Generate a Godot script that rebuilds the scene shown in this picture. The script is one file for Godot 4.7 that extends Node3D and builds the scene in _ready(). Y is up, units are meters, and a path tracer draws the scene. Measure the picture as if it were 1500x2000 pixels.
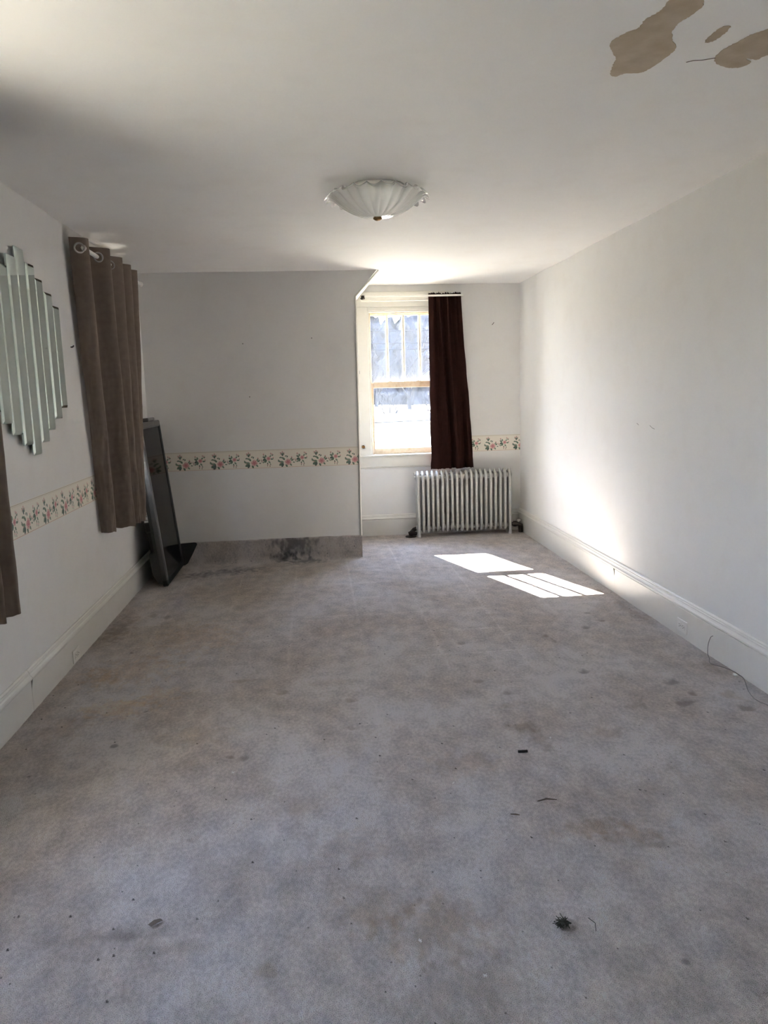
extends Node3D
# Empty upstairs bedroom: worn grey carpet, back window with a dark curtain over a radiator, a mirror,
# a taupe curtain and a television on end along the left wall. Units are metres; depth runs along -z.

const XL := -1.366      # left wall
const XR := 2.037       # right wall
const H := 2.407        # ceiling
const ZB := 7.54        # wall at the back of the window alcove
const ZP := 6.593       # wall left of the alcove, standing further forward
const XE := 0.372       # its free corner
const ZF := -2.0        # wall behind the camera

var M := {}
var taken := {}
var rng := RandomNumberGenerator.new()

func _ready() -> void:
	rng.seed = 41
	set_camera()
	set_light()
	make_materials()
	shell()
	windows()
	baseboards()
	outside()
	radiator()
	curtains()
	television()
	mirror()
	ceiling_lamp()
	outlets()
	small_things()

# ---------------------------------------------------------------- camera and light
func set_camera() -> void:
	var cam := Camera3D.new()
	cam.name = "camera"
	var right := Vector3(0.99539031, -0.0285319, 0.09156448)
	var up := Vector3(0.04228967, 0.98747117, -0.1520272)
	var forward := Vector3(0.08607966, -0.15519863, -0.98412584)
	cam.transform = Transform3D(Basis(right, up, -forward), Vector3(0, 1.42, 0)).orthonormalized()
	cam.fov = 67.0734
	cam.near = 0.05
	cam.far = 400.0
	cam.current = true
	add_child(cam)

func set_light() -> void:
	var we := WorldEnvironment.new()
	we.name = "world_environment"
	var e := Environment.new()
	e.background_mode = Environment.BG_SKY
	var sky := Sky.new()
	var sm := ProceduralSkyMaterial.new()
	sm.sky_top_color = Color(0.57, 0.66, 0.83)
	sm.sky_horizon_color = Color(0.90, 0.925, 0.955)
	sm.sky_curve = 0.2
	sm.ground_bottom_color = Color(0.55, 0.53, 0.48)
	sm.ground_horizon_color = Color(0.70, 0.70, 0.68)
	sm.sun_angle_max = 4.0
	sm.energy_multiplier = 14.0
	sky.sky_material = sm
	e.sky = sky
	e.tonemap_mode = Environment.TONE_MAPPER_LINEAR
	e.tonemap_exposure = 4.3
	e.sdfgi_enabled = true
	e.ssao_enabled = true
	e.ssil_enabled = true
	we.environment = e
	add_child(we)
	var sun := DirectionalLight3D.new()
	sun.name = "sun"
	sun.light_color = Color(1.0, 0.99, 0.975)
	sun.light_energy = 14.0
	sun.light_angular_distance = 0.15
	sun.shadow_enabled = true
	sun.sky_mode = DirectionalLight3D.SKY_MODE_LIGHT_ONLY
	var d := Vector3(0.43, -1.0, 1.27).normalized()
	sun.basis = Basis.looking_at(d, Vector3.UP)
	add_child(sun)

# ---------------------------------------------------------------- helpers: nodes
func numbered(called: String) -> String:
	if not taken.has(called):
		taken[called] = 0
		return called
	taken[called] += 1
	return "%s_%03d" % [called, taken[called]]

func tag(o: Node3D, label: String, category: String, group := "", kind := "") -> void:
	o.set_meta("label", label)
	o.set_meta("category", category)
	if group != "":
		o.set_meta("group", group)
	if kind != "":
		o.set_meta("kind", kind)

func thing(called: String, label: String, category: String, at := Vector3.ZERO, group := "", kind := "") -> Node3D:
	var o := Node3D.new()
	o.name = numbered(called)
	o.position = at
	tag(o, label, category, group, kind)
	add_child(o)
	return o

func put(called: String, mesh: Mesh, mat: Material, parent: Node3D = null) -> MeshInstance3D:
	var o := MeshInstance3D.new()
	o.mesh = mesh
	o.material_override = mat
	if parent == null:
		o.name = numbered(called)
		add_child(o)
	else:
		o.name = called
		parent.add_child(o, true)
	return o

func P(x: float, h: float, depth: float) -> Vector3:
	return Vector3(x, h, -depth)

# ---------------------------------------------------------------- helpers: meshes
func begin() -> SurfaceTool:
	var st := SurfaceTool.new()
	st.begin(Mesh.PRIMITIVE_TRIANGLES)
	return st

func tri(st: SurfaceTool, a: Vector3, b: Vector3, c: Vector3, n: Vector3) -> void:
	var order := [a, b, c]
	if (b - a).cross(c - a).dot(n) > 0.0:
		order = [a, c, b]
	for p in order:
		st.set_normal(n)
		st.set_uv(Vector2(p.x + p.z, p.y))
		st.add_vertex(p)

func quad(st: SurfaceTool, a: Vector3, b: Vector3, c: Vector3, d: Vector3, n: Vector3) -> void:
	tri(st, a, b, c, n)
	tri(st, a, c, d, n)

# box between two corners with chamfered edges
func cbox(st: SurfaceTool, lo: Vector3, hi: Vector3, ch := 0.0) -> void:
	var a := Vector3(minf(lo.x, hi.x), minf(lo.y, hi.y), minf(lo.z, hi.z))
	var b := Vector3(maxf(lo.x, hi.x), maxf(lo.y, hi.y), maxf(lo.z, hi.z))
	var s := b - a
	var c := minf(ch, 0.45 * minf(s.x, minf(s.y, s.z)))
	var mid := (a + b) * 0.5
	var half := s * 0.5
	var corner := func(sx: float, sy: float, sz: float, ax: int) -> Vector3:
		var v := Vector3(sx * (half.x - c), sy * (half.y - c), sz * (half.z - c))
		v[ax] = [sx, sy, sz][ax] * half[ax]
		return mid + v
	for ax in 3:
		for sg in [-1.0, 1.0]:
			var n := Vector3.ZERO
			n[ax] = sg
			var q := []
			for k in [[-1.0, -1.0], [1.0, -1.0], [1.0, 1.0], [-1.0, 1.0]]:
				var sv := [0.0, 0.0, 0.0]
				sv[ax] = sg
				sv[(ax + 1) % 3] = k[0]
				sv[(ax + 2) % 3] = k[1]
				q.append(corner.call(sv[0], sv[1], sv[2], ax))
			quad(st, q[0], q[1], q[2], q[3], n)
	if c <= 0.0:
		return
	for ax in 3:
		var u := (ax + 1) % 3
		var w := (ax + 2) % 3
		for su in [-1.0, 1.0]:
			for sw in [-1.0, 1.0]:
				var n := Vector3.ZERO
				n[u] = su
				n[w] = sw
				var pts := []
				for e in [[-1.0, u], [1.0, u], [1.0, w], [-1.0, w]]:
					var sv := [0.0, 0.0, 0.0]
					sv[ax] = e[0]
					sv[u] = su
					sv[w] = sw
					pts.append(corner.call(sv[0], sv[1], sv[2], e[1]))
				quad(st, pts[0], pts[1], pts[2], pts[3], n.normalized())
	for sx in [-1.0, 1.0]:
		for sy in [-1.0, 1.0]:
			for sz in [-1.0, 1.0]:
				tri(st, corner.call(sx, sy, sz, 0), corner.call(sx, sy, sz, 1), corner.call(sx, sy, sz, 2), Vector3(sx, sy, sz).normalized())

func box(lo: Vector3, hi: Vector3, ch := 0.0) -> ArrayMesh:
	var st := begin()
	cbox(st, lo, hi, ch)
	return st.commit()

# rectangular grid of points with smooth normals; side = -1 turns the normals
func grid(pts: PackedVector3Array, nu: int, nv: int, uvs := PackedVector2Array(), side := 1.0, uv2s := PackedVector2Array()) -> ArrayMesh:
	var norms := PackedVector3Array()
	norms.resize(pts.size())
	for v in nv:
		for u in nu:
			var du := pts[v * nu + mini(u + 1, nu - 1)] - pts[v * nu + maxi(u - 1, 0)]
			var dv := pts[mini(v + 1, nv - 1) * nu + u] - pts[maxi(v - 1, 0) * nu + u]
			norms[v * nu + u] = (du.cross(dv) * side).normalized()
	var idx := PackedInt32Array()
	idx.resize((nu - 1) * (nv - 1) * 6)
	var k := 0
	for v in nv - 1:
		for u in nu - 1:
			var a := v * nu + u
			var q := [a, a + nu + 1, a + 1, a, a + nu, a + nu + 1] if side > 0.0 else [a, a + 1, a + nu + 1, a, a + nu + 1, a + nu]
			for i in q:
				idx[k] = i
				k += 1
	var arr := []
	arr.resize(Mesh.ARRAY_MAX)
	arr[Mesh.ARRAY_VERTEX] = pts
	arr[Mesh.ARRAY_NORMAL] = norms
	arr[Mesh.ARRAY_INDEX] = idx
	if uvs.size():
		arr[Mesh.ARRAY_TEX_UV] = uvs
	if uv2s.size():
		arr[Mesh.ARRAY_TEX_UV2] = uv2s
	var m := ArrayMesh.new()
	m.add_surface_from_arrays(Mesh.PRIMITIVE_TRIANGLES, arr)
	return m

# tube swept along a path
func tube(st: SurfaceTool, path: Array, radii, sides := 10, closed := false, caps := true) -> void:
	var n := path.size()
	var rings := []
	var nrm := []
	var prev := Vector3.ZERO
	for i in n:
		var a: Vector3 = path[(i - 1 + n) % n] if closed else path[maxi(i - 1, 0)]
		var b: Vector3 = path[(i + 1) % n] if closed else path[mini(i + 1, n - 1)]
		var t := (b - a).normalized()
		if prev == Vector3.ZERO:
			prev = t.cross(Vector3(0.31, 0.2, 0.93)).normalized()
		var s := (prev - t * prev.dot(t)).normalized()
		prev = s
		var w := t.cross(s)
		var r: float = radii[i] if radii is Array else radii
		var ring := []
		var nn := []
		for k in sides:
			var ang := TAU * k / sides
			var d := s * cos(ang) + w * sin(ang)
			ring.append(path[i] + d * r)
			nn.append(d)
		rings.append(ring)
		nrm.append(nn)
	var last := n if closed else n - 1
	for i in last:
		var j := (i + 1) % n
		for k in sides:
			var l := (k + 1) % sides
			var quad_p := [rings[i][k], rings[i][l], rings[j][l], rings[j][k]]
			var quad_n := [nrm[i][k], nrm[i][l], nrm[j][l], nrm[j][k]]
			var flip: bool = (quad_p[1] - quad_p[0]).cross(quad_p[2] - quad_p[0]).dot(quad_n[0]) > 0.0
			for o in ([0, 2, 1, 0, 3, 2] if flip else [0, 1, 2, 0, 2, 3]):
				st.set_normal(quad_n[o])
				st.set_uv(Vector2(float(k) / sides, float(i)))
				st.add_vertex(quad_p[o])
	if caps and not closed:
		for e in [0, n - 1]:
			var outw: Vector3 = (path[0] - path[1]).normalized() if e == 0 else (path[n - 1] - path[n - 2]).normalized()
			for k in range(1, sides - 1):
				tri(st, rings[e][0], rings[e][k], rings[e][k + 1], outw)

func tube_mesh(path: Array, radii, sides := 10, closed := false) -> ArrayMesh:
	var st := begin()
	tube(st, path, radii, sides, closed)
	return st.commit()

# profile of (radius, height) turned about y
func lathe(profile: Array, sides := 32, centre := Vector3.ZERO) -> ArrayMesh:
	var pts := PackedVector3Array()
	for p in profile:
		for k in sides + 1:
			var a := TAU * k / sides
			pts.append(centre + Vector3(p.x * cos(a), p.y, p.x * sin(a)))
	return grid(pts, sides + 1, profile.size(), PackedVector2Array(), 1.0 if profile[0].y > profile[profile.size() - 1].y else -1.0)

# polygon in the x-y plane pushed along z from z0 to z1
func prism(st: SurfaceTool, poly: PackedVector2Array, z0: float, z1: float) -> void:
	var idx := Geometry2D.triangulate_polygon(poly)
	for i in range(0, idx.size(), 3):
		for zz in [[z0, signf(z0 - z1)], [z1, signf(z1 - z0)]]:
			tri(st, Vector3(poly[idx[i]].x, poly[idx[i]].y, zz[0]), Vector3(poly[idx[i + 1]].x, poly[idx[i + 1]].y, zz[0]), Vector3(poly[idx[i + 2]].x, poly[idx[i + 2]].y, zz[0]), Vector3(0, 0, zz[1]))
	var turn := -1.0 if Geometry2D.is_polygon_clockwise(poly) else 1.0
	for i in poly.size():
		var a := poly[i]
		var b := poly[(i + 1) % poly.size()]
		var d := (b - a).normalized() * turn
		quad(st, Vector3(a.x, a.y, z0), Vector3(b.x, b.y, z0), Vector3(b.x, b.y, z1), Vector3(a.x, a.y, z1), Vector3(d.y, -d.x, 0))

func prism_mesh(poly: PackedVector2Array, z0: float, z1: float) -> ArrayMesh:
	var st := begin()
	prism(st, poly, z0, z1)
	return st.commit()

# ---------------------------------------------------------------- helpers: pictures
func fast(seed_: int, freq: float, kind := FastNoiseLite.TYPE_SIMPLEX_SMOOTH, octaves := 4) -> FastNoiseLite:
	var n := FastNoiseLite.new()
	n.seed = seed_
	n.noise_type = kind
	n.frequency = freq
	n.fractal_octaves = octaves
	return n

func noise_tex(n: FastNoiseLite, size: int, ramp: Array = [], normal := false, strength := 4.0) -> NoiseTexture2D:
	var t := NoiseTexture2D.new()
	t.width = size
	t.height = size
	t.seamless = true
	t.noise = n
	t.as_normal_map = normal
	t.bump_strength = strength
	if ramp.size():
		var g := Gradient.new()
		g.offsets = PackedFloat32Array([0.0, 1.0])
		g.colors = PackedColorArray([ramp[0], ramp[ramp.size() - 1]])
		for i in range(1, ramp.size() - 1):
			g.add_point(float(i) / (ramp.size() - 1), ramp[i])
		t.color_ramp = g
	return t

func blob(im: Image, cx: float, cy: float, rx: float, ry: float, ang: float, col: Color, soft := 1.2) -> void:
	var r := maxf(rx, ry) + 2.0
	var ca := cos(ang)
	var sa := sin(ang)
	var w := im.get_width()
	for y in range(int(cy - r), int(cy + r) + 1):
		if y < 0 or y >= im.get_height():
			continue
		for x in range(int(cx - r), int(cx + r) + 1):
			var dx := x - cx
			var dy := y - cy
			var u := (dx * ca + dy * sa) / rx
			var v := (-dx * sa + dy * ca) / ry
			var q := sqrt(u * u + v * v)
			var cover := clampf((1.0 - q) * minf(rx, ry) / soft + 0.5, 0.0, 1.0) * col.a
			if cover > 0.0:
				var xx := posmod(x, w)
				im.set_pixel(xx, y, im.get_pixel(xx, y).lerp(Color(col.r, col.g, col.b), cover))

func leaf(im: Image, x: float, y: float, length: float, wide: float, ang: float, col: Color) -> void:
	# pointed leaf made of shrinking spots, with a pale midrib
	var d := Vector2(cos(ang), sin(ang))
	for i in 14:
		var t := (i + 0.5) / 14.0
		var r := maxf(1.0, wide * pow(sin(PI * pow(t, 0.75)), 0.9))
		blob(im, x + d.x * length * t, y + d.y * length * t, r, r, 0.0, col)
	for i in 8:
		var t := 0.1 + 0.08 * i
		blob(im, x + d.x * length * t, y + d.y * length * t, 1.3, 1.3, 0.0, Color(0.66, 0.70, 0.62, 0.7))

func rose(im: Image, x: float, y: float, r: float, seed_: int) -> void:
	var rr := RandomNumberGenerator.new()
	rr.seed = seed_
	for i in 6:
		var a := TAU * i / 6.0 + rr.randf() * 0.5
		blob(im, x + cos(a) * r * 0.55, y + sin(a) * r * 0.5, r * 0.55, r * 0.48, a, Color(0.84, 0.70, 0.66))
	for i in 5:
		var a := TAU * i / 5.0 + 0.4
		blob(im, x + cos(a) * r * 0.3, y + sin(a) * r * 0.3, r * 0.38, r * 0.26, a, Color(0.80, 0.55, 0.55))
		blob(im, x + cos(a) * r * 0.62, y + sin(a) * r * 0.55, r * 0.26, r * 0.1, a + 1.5, Color(0.73, 0.47, 0.49, 0.8))
	blob(im, x, y, r * 0.28, r * 0.22, 0.5, Color(0.70, 0.40, 0.43))
	blob(im, x + r * 0.05, y - r * 0.03, r * 0.13, r * 0.09, 0.5, Color(0.84, 0.60, 0.58))

func floral_print() -> ImageTexture:
	var w := 640
	var h := 352
	var im := Image.create(w, h, false, Image.FORMAT_RGB8)
	im.fill(Color(0.90, 0.875, 0.82))
	var g1 := Color(0.36, 0.44, 0.37)
	var g2 := Color(0.45, 0.52, 0.44)
	var g3 := Color(0.30, 0.36, 0.33)
	# thin printed lines along both edges, a row of dots under the upper one
	for x in w:
		for k in 5:
			im.set_pixel(x, 8 + k, Color(0.66, 0.63, 0.56))
			im.set_pixel(x, h - 11 + k, Color(0.76, 0.60, 0.56))
	for k in 32:
		blob(im, 10 + k * 20, 24, 4.5, 3.5, 0.0, Color(0.72, 0.70, 0.63))
	# large cluster: rose, spray of leaves rising at the left; then a small one, half open, with a hanging sprig
	var big := [[150, 250, 62, 20, 2.5, g1], [160, 255, 60, 19, 1.9, g3], [168, 240, 58, 18, 3.3, g2], [190, 200, 48, 14, -2.3, g1], [175, 175, 44, 13, -2.9, g2], [160, 140, 40, 12, -1.9, g3], [165, 120, 38, 11, -1.1, g1], [145, 105, 34, 10, -2.5, g2], [290, 200, 40, 11, -0.9, g2], [300, 215, 44, 11, -0.4, g1], [280, 265, 40, 12, 0.9, g2], [210, 270, 48, 15, 1.2, g1], [120, 230, 46, 13, -2.8, g2], [95, 215, 26, 8, -2.2, g1], [330, 240, 30, 8, 0.2, g1], [200, 150, 30, 9, -0.6, g2], [135, 160, 34, 10, 2.9, g1], [230, 165, 30, 8, -1.2, g3]]
	var small := [[470, 180, 52, 17, 2.7, g3], [480, 190, 50, 16, 1.9, g1], [465, 160, 46, 14, -2.7, g1], [480, 150, 42, 13, -1.9, g2], [540, 150, 40, 11, -0.8, g2], [560, 180, 38, 11, 0.1, g1], [520, 215, 42, 12, 0.8, g2], [500, 235, 40, 9, 1.4, g1], [545, 250, 30, 7, 1.1, g2], [590, 130, 26, 7, -1.0, g1], [435, 120, 24, 7, -1.4, g2], [450, 215, 36, 11, 2.3, g2]]
	var buds := [[118, 90, 9], [150, 70, 8], [178, 92, 7], [320, 160, 8], [345, 190, 7], [105, 250, 7], [430, 100, 8], [590, 100, 8], [565, 85, 6], [500, 275, 7], [545, 285, 6], [610, 160, 7], [400, 215, 7], [385, 190, 6]]
	for a in big:
		leaf(im, 215 + (a[0] - 215) * 1.12, 182 + (a[1] - 182) * 1.22, a[2] * 1.25, a[3] * 1.25, a[4], a[5])
	for a in small:
		leaf(im, 515 + (a[0] - 515) * 1.1, 176 + (a[1] - 176) * 1.22, a[2] * 1.2, a[3] * 1.2, a[4], a[5])
	rose(im, 250, 246, 60, 3)
	rose(im, 522, 172, 40, 8)
	for p in buds:
		var yb: float = 180 + (p[1] - 180) * 1.15
		blob(im, p[0], yb, p[2] * 1.4, p[2] * 1.7, 0.4, Color(0.80, 0.60, 0.58))
		leaf(im, p[0], yb + p[2], 26, 6, 1.6, g1)
	im.generate_mipmaps()
	return ImageTexture.create_from_image(im)

# soil, spills, trodden spots and painted shadow of the carpet, over x from XL to XR and depth from ZF to 7.75
const CW := 1024
const CH := 2048
const CZ1 := 7.75

func carpet_soil_and_shadow() -> ImageTexture:
	var big := fast(5, 0.006, FastNoiseLite.TYPE_SIMPLEX_SMOOTH, 5).get_image(CW, CH, false, false, false).get_data()
	var mid := fast(9, 0.03, FastNoiseLite.TYPE_SIMPLEX_SMOOTH, 4).get_image(CW, CH, false, false, false).get_data()
	var fine := fast(13, 0.19, FastNoiseLite.TYPE_SIMPLEX_SMOOTH, 3).get_image(CW, CH, false, false, false).get_data()
	var val := PackedFloat32Array()
	var warm := PackedFloat32Array()
	val.resize(CW * CH)
	warm.resize(CW * CH)
	for i in CW * CH:
		var b := big[i] / 255.0 - 0.5
		var m := mid[i] / 255.0 - 0.5
		var f := fine[i] / 255.0 - 0.5
		val[i] = 0.93 + 0.24 * b + 0.20 * m + 0.22 * f
		warm[i] = 0.012 - 0.05 * b + 0.02 * m
	# [x, depth, half width, half depth, how dark, how brown]
	var spots := [
		[-0.207, 3.573, 0.03, 0.035, 0.30, 0.03], [0.114, 3.427, 0.035, 0.03, 0.30, 0.03], [0.748, 3.569, 0.035, 0.03, 0.28, 0.02], [0.854, 3.4, 0.03, 0.03, 0.30, 0.02],
		[1.281, 4.198, 0.02, 0.03, 0.35, 0.02], [1.30, 4.10, 0.02, 0.05, 0.35, 0.02], [1.70, 4.43, 0.03, 0.03, 0.40, 0.02], [1.66, 4.58, 0.03, 0.02, 0.35, 0.0], [1.56, 4.30, 0.025, 0.03, 0.4, 0.0],
		[1.654, 3.398, 0.055, 0.035, 0.34, 0.01], [1.697, 3.256, 0.03, 0.03, 0.45, 0.02], [1.60, 3.154, 0.06, 0.03, 0.32, 0.01], [1.85, 3.06, 0.05, 0.03, 0.34, 0.03], [1.30, 3.61, 0.03, 0.03, 0.40, 0.02],
		[0.777, 4.149, 0.03, 0.025, 0.2, 0.02], [0.115, 3.13, 0.03, 0.025, 0.22, 0.03], [-0.42, 3.756, 0.09, 0.03, 0.22, 0.03], [-0.386, 2.944, 0.02, 0.02, 0.35, 0.02], [-0.334, 2.923, 0.025, 0.02, 0.28, 0.02],
		[-0.883, 3.101, 0.018, 0.018, 0.55, 0.0], [-1.144, 2.879, 0.012, 0.012, 0.6, 0.0], [0.184, 2.654, 0.02, 0.02, 0.3, 0.0],
		[0.86, 2.25, 0.14, 0.05, 0.22, 0.05], [0.96, 2.19, 0.12, 0.045, 0.24, 0.05], [1.00, 2.13, 0.09, 0.02, 0.26, 0.02], [1.142, 2.92, 0.10, 0.06, 0.15, 0.03], [1.272, 2.591, 0.05, 0.03, 0.2, 0.02],
		[0.83, 3.02, 0.08, 0.05, 0.24, 0.04], [0.86, 2.90, 0.05, 0.10, 0.22, 0.03], [0.84, 3.26, 0.07, 0.04, 0.2, 0.03], [-0.62, 1.93, 0.14, 0.03, 0.26, 0.01], [-0.40, 1.86, 0.10, 0.03, 0.2, 0.01],
		[-0.175, 1.75, 0.03, 0.03, 0.22, 0.04], [0.27, 1.85, 0.16, 0.13, 0.22, 0.05], [0.30, 1.62, 0.18, 0.12, 0.2, 0.02], [0.10, 1.95, 0.12, 0.10, 0.15, 0.03], [0.862, 1.645, 0.012, 0.012, 0.5, 0.0],
		[0.62, 1.80, 0.03, 0.02, 0.3, 0.02], [0.05, 2.25, 0.14, 0.12, 0.15, 0.03], [-0.10, 2.52, 0.13, 0.08, 0.13, 0.02], [-0.46, 2.36, 0.03, 0.02, 0.2, 0.02],
		[-1.10, 5.05, 0.03, 0.06, 0.3, 0.02], [-1.0, 4.98, 0.03, 0.05, 0.3, 0.02], [-1.25, 4.75, 0.08, 0.30, 0.3, 0.04], [-1.082, 4.299, 0.012, 0.012, 0.5, 0.0],
		[-0.82, 3.44, 0.014, 0.014, 0.55, 0.0], [-0.97, 3.50, 0.16, 0.14, 0.06, 0.11], [-0.80, 3.62, 0.14, 0.12, 0.05, 0.08], [-1.0, 4.0, 0.26, 0.22, 0.08, 0.07], [-0.75, 4.5, 0.28, 0.35, 0.06, 0.06],
		[-1.15, 3.9, 0.10, 0.15, 0.15, 0.05], [-1.15, 3.3, 0.12, 0.14, 0.16, 0.03], [-0.55, 3.15, 0.20, 0.10, 0.12, 0.03], [1.07, 4.66, 0.06, 0.03, 0.15, 0.02], [0.745, 5.09, 0.07, 0.05, 0.13, 0.02],
		[0.35, 4.6, 0.22, 0.18, 0.1, 0.02], [1.35, 3.15, 0.08, 0.03, 0.22, 0.02], [1.94, 3.55, 0.05, 0.10, 0.2, 0.03], [1.85, 3.20, 0.05, 0.07, 0.25, 0.04], [1.95, 4.6, 0.05, 0.3, 0.2, 0.03],
		[1.93, 5.05, 0.04, 0.10, 0.3, 0.03], [1.2, 2.4, 0.3, 0.2, 0.08, 0.02], [-0.3, 2.2, 0.35, 0.2, 0.08, 0.0], [0.5, 2.75, 0.16, 0.10, 0.12, 0.04], [0.02, 3.66, 0.14, 0.05, 0.1, 0.02],
		# shadow of an absent object, painted in front of and on the turned-up edge
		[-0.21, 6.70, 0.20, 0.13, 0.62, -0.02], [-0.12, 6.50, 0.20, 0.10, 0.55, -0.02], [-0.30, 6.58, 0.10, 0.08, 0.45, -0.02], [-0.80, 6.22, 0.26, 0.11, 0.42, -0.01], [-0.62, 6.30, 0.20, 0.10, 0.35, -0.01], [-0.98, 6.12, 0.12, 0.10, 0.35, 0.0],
	]
	var px := CW / (XR - XL)
	var pz := CH / (CZ1 - ZF)
	var edge := fast(21, 0.055, FastNoiseLite.TYPE_SIMPLEX_SMOOTH, 4)
	for s in spots:
		var cx: float = (s[0] - XL) * px
		var cy: float = (s[1] - ZF) * pz
		var rx: float = s[2] * px
		var ry: float = s[3] * pz
		for y in range(maxi(0, int(cy - 1.5 * ry)), mini(CH, int(cy + 1.5 * ry) + 2)):
			for x in range(maxi(0, int(cx - 1.5 * rx)), mini(CW, int(cx + 1.5 * rx) + 2)):
				var q := Vector2((x - cx) / rx, (y - cy) / ry).length() + 0.85 * edge.get_noise_2d(x, y)
				var c := clampf((1.08 - q) * 1.3, 0.0, 1.0) * (0.75 + 0.6 * (fine[y * CW + x] / 255.0 - 0.35))
				if c > 0.0:
					val[y * CW + x] *= 1.0 - 0.62 * s[4] * c
					warm[y * CW + x] += 0.6 * s[5] * c
	# loose specks of dirt
	var r := RandomNumberGenerator.new()
	r.seed = 77
	for k in 900:
		var x := r.randi_range(2, CW - 3)
		var y := r.randi_range(2, CH - 3)
		var d := r.randf_range(0.25, 0.6)
		for o in ([0, 1, CW] if r.randf() < 0.3 else [0]):
			val[y * CW + x + o] *= d
	var out := PackedByteArray()
	out.resize(CW * CH * 3)
	for i in CW * CH:
		var v := val[i]
		var wv := warm[i]
		out[i * 3] = int(clampf(v + wv, 0.0, 1.0) * 255.0)
		out[i * 3 + 1] = int(clampf(v, 0.0, 1.0) * 255.0)
		out[i * 3 + 2] = int(clampf(v - wv * 1.3, 0.0, 1.0) * 255.0)
	return ImageTexture.create_from_image(Image.create_from_data(CW, CH, false, Image.FORMAT_RGB8, out))

# ---------------------------------------------------------------- materials
func plain(col: Color, rough := 0.6, metal := 0.0) -> StandardMaterial3D:
	var m := StandardMaterial3D.new()
	m.albedo_color = col
	m.roughness = rough
	m.metallic = metal
	return m

func painted(col: Color, rough: float, scale: float, ramp: Array, seed_ := 1) -> StandardMaterial3D:
	var m := plain(col, rough)
	m.uv1_triplanar = true
	m.uv1_world_triplanar = true
	m.uv1_scale = Vector3.ONE * scale
	m.albedo_texture = noise_tex(fast(seed_, 0.012, FastNoiseLite.TYPE_SIMPLEX_SMOOTH, 6), 512, ramp)
	return m

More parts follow.
